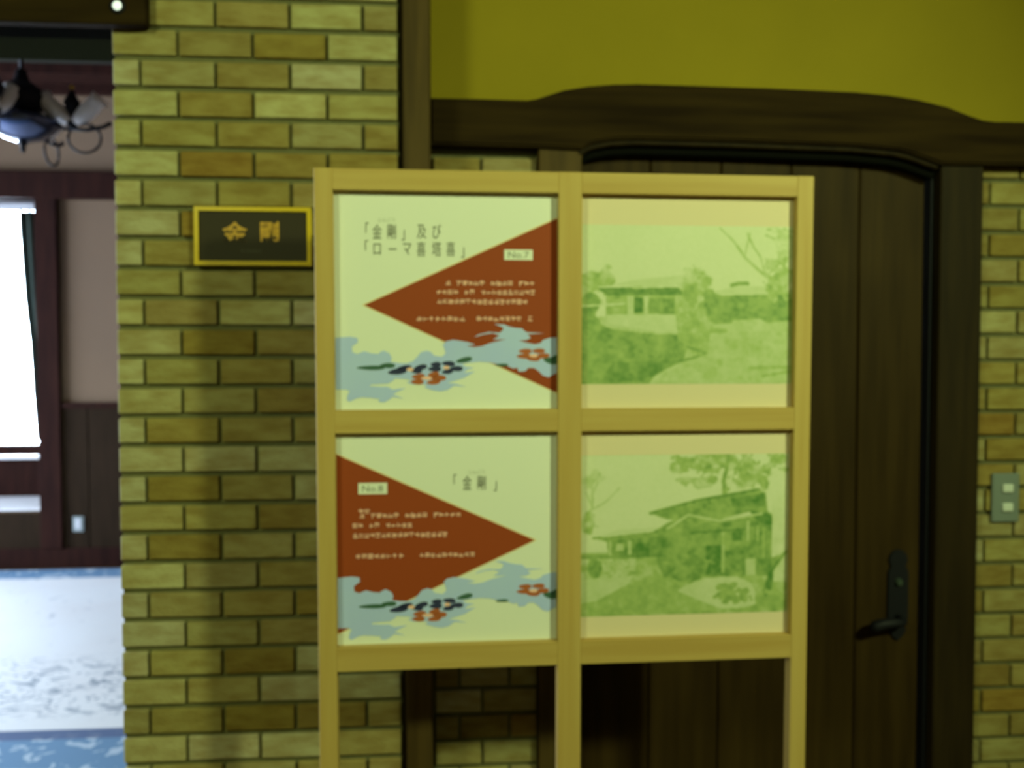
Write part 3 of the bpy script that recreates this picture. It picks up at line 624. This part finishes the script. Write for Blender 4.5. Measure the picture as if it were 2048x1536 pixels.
def photo_two():
    T = .06+.05*fbm(4, 41)
    T = paint(T, inpoly(B_([(155,760),(1335,760),(1335,1150),(155,1150)])), .46, .22, 42, 18)
    for i, (x, y, rx, ry) in enumerate(((760,260,.10,.055),(900,240,.10,.05),(1060,270,.14,.075),(1200,300,.09,.06),(760,380,.07,.03),(860,370,.05,.03),(1100,380,.10,.05),(1290,240,.05,.04),(690,290,.05,.03))):
        T = paint(T, blob(*B_([(x, y)])[0], rx, ry, 43+i, 1.5, 20), .42, .35, 60+i, 26)
    T = paint(T, stroke(B_([(965,450),(960,360),(975,300),(985,220)]), [.012,.010,.009,.006]), .62)
    T = paint(T, stroke(B_([(985,420),(1005,330),(1060,250)]), [.007,.006,.004]), .5)
    T = paint(T, stroke(B_([(990,400),(1010,310)]), .006), .05)
    for pts in ([(175,560),(220,510),(215,340)],[(220,520),(290,480),(370,400)],[(220,510),(180,420)],[(215,440),(250,360)],[(170,600),(250,620)]):
        T = paint(T, stroke(B_(pts), .004), .34, .1, 44, 30)
    T = paint(T, blob(*B_([(200,600)])[0], .05, .05, 45, 1.3, 20), .34, .3, 46, 26)
    T = paint(T, blob(*B_([(220,350)])[0], .05, .05, 47, 1.4, 22), .24, .2, 48, 26)
    T = paint(T, inpoly(B_([(600,650),(700,600),(950,590),(1190,560),(1245,640),(1240,920),(620,920),(580,820)])), .66, .30, 49, 16)
    T = paint(T, inpoly(B_([(300,695),(640,670),(640,800),(470,805),(310,800)])), .74, .2, 50, 20)
    T = paint(T, inpoly(B_([(240,690),(560,655),(650,600),(720,575),(720,620),(650,680),(450,688),(300,705)])), .62, .12, 51, 20)
    T = paint(T, stroke(B_([(225,686),(560,655),(650,640)]), .005), .78)
    T = paint(T, inpoly(B_([(350,640),(580,630),(560,655),(260,685)])), .18, .05, 52)
    T = paint(T, inpoly(B_([(535,545),(800,478),(960,452),(1100,425),(1160,418),(1200,440),(1215,550),(1300,590),(1300,632),(1190,620),(1120,545),(940,590),(760,625),(700,590),(640,585)])), .62, .30, 53, 16)
    T = paint(T, inpoly(B_([(1110,540),(1215,560),(1300,592),(1298,632),(1180,622),(1130,580)])), .92, .08, 54)
    T = paint(T, stroke(B_([(545,548),(800,480),(1160,420)]), .007), .80)
    T = paint(T, inpoly(B_([(1000,470),(1190,440),(1200,520),(1010,520)])), .80, .15, 55)
    T = paint(T, stroke(B_([(640,640),(760,560),(940,600),(1180,560)]), .006), .25)
    for i, (x0, x1, y0, y1, v) in enumerate(((310,325,705,790,.25),(355,395,720,760,.3),(418,438,700,785,.3),(950,968,650,900,.35),(1010,1070,660,720,.85),(1095,1110,600,720,.3),(1150,1165,630,720,.35),(860,950,740,910,.9),(460,540,720,800,.92),(1090,1150,820,920,.25),(1185,1200,640,820,.45))):
        T = paint(T, inpoly(B_([(x0,y0),(x1,y0),(x1,y1),(x0,y1)])), v, .1, 56+i, 20)
    T = paint(T, stroke(B_([(780,665),(1080,650)]), .006), .9); T = paint(T, stroke(B_([(640,832),(900,832)]), .003), .35)
    T = paint(T, inpoly(B_([(1240,480),(1335,440),(1335,780),(1240,820)])), .14, .10, 57, 20)
    T = paint(T, stroke(B_([(160,765),(300,765)]), .006), .12); T = paint(T, stroke(B_([(160,795),(440,798)]), .006), .72)
    T = paint(T, inpoly(B_([(155,805),(470,805),(460,900),(155,930)])), .34, .38, 58, 30)
    T = paint(T, blob(*B_([(230,860)])[0], .03, .05, 59, .8), .72, .2, 60, 20)
    T = paint(T, inpoly(B_([(155,925),(450,905),(420,955),(240,1050),(155,1060)])), .26, .08, 61, 20)
    T = paint(T, blob(*B_([(760,860)])[0], .13, .09, 62, .8, 12), .66, .28, 63, 22)
    T = paint(T, inpoly(B_([(155,1150),(230,1060),(420,955),(560,902),(680,930),(730,985),(860,1060),(960,1110),(900,1150)])), .50, .12, 64, 26)
    T = paint(T, inpoly(B_([(700,1000),(800,945),(870,928),(1040,925),(1110,955),(1145,1000),(1150,1090),(1090,1108),(960,1112),(860,1075)])), .22, .07, 65, 14)
    for i, (x, y, rx, ry) in enumerate(((950,985,.03,.02),(1020,980,.03,.018),(1060,1010,.035,.02),(970,1040,.045,.035),(1040,1060,.05,.025),(1090,1040,.03,.03),(1000,1020,.03,.03))):
        T = paint(T, blob(*B_([(x, y)])[0], rx, ry, 66+i, 1.3, 30), .56, .2, 70+i, 30)
    T = paint(T, stroke(B_([(1325,790),(1280,860),(1240,920),(1215,1020)]), [.010,.016,.016,.018]), .88, .1, 80)
    T = paint(T, inpoly(B_([(1250,900),(1335,780),(1335,960),(1250,960)])), .20, .12, 81, 20)
    T = paint(T, stroke(B_([(1210,1020),(1335,1040)]), .012), .5, .15, 82)
    return T+(fbm(60, 83)-.5)*.06+(fbm(34, 91)-.5)*.9*np.clip(T-.12, 0, .5)
def picture(board_, u0, u1, z0, z1, T):
    b, uc, zc = board_
    nx, nz = NX+1, NZ+1
    X = u0+UU*(u1-u0)-uc; Z = z1-VV*(z1-z0)-zc
    co = np.stack([X, np.full_like(X, BY-.0006), Z], -1).reshape(-1, 3)
    idx = np.arange(nx*nz).reshape(nz, nx)
    q = np.stack([idx[:-1, :-1], idx[1:, :-1], idx[1:, 1:], idx[:-1, 1:]], -1).reshape(-1, 4)
    me = bpy.data.meshes.new('picture'); me.vertices.add(len(co)); me.vertices.foreach_set('co', co.ravel().astype(np.float32))
    me.loops.add(q.size); me.loops.foreach_set('vertex_index', q.ravel().astype(np.int32))
    me.polygons.add(len(q)); me.polygons.foreach_set('loop_start', np.arange(0, q.size, 4, dtype=np.int32)); me.update(calc_edges=True)
    a = me.attributes.new('tone', 'FLOAT', 'POINT'); a.data.foreach_set('value', np.clip(T, 0, 1).ravel().astype(np.float32))
    me.materials.append(mat_art); return fin(bpy.data.objects.new('picture', me), b)
b3 = board('photo_board', .3371, .8559, 1.4730, 1.9776, mat_mat, 'upper photo board with green-tinted picture of a low-roofed house behind shrubs')
picture(b3, .3374, .8556, 1.5300, 1.9085, photo_one())
b4 = board('photo_board', .3371, .8559, .9163, 1.4194, mat_mat, 'lower photo board with green-tinted picture of a gabled house, pale boulder and tree')
picture(b4, .3400, .8540, .9680, 1.3590, photo_two())
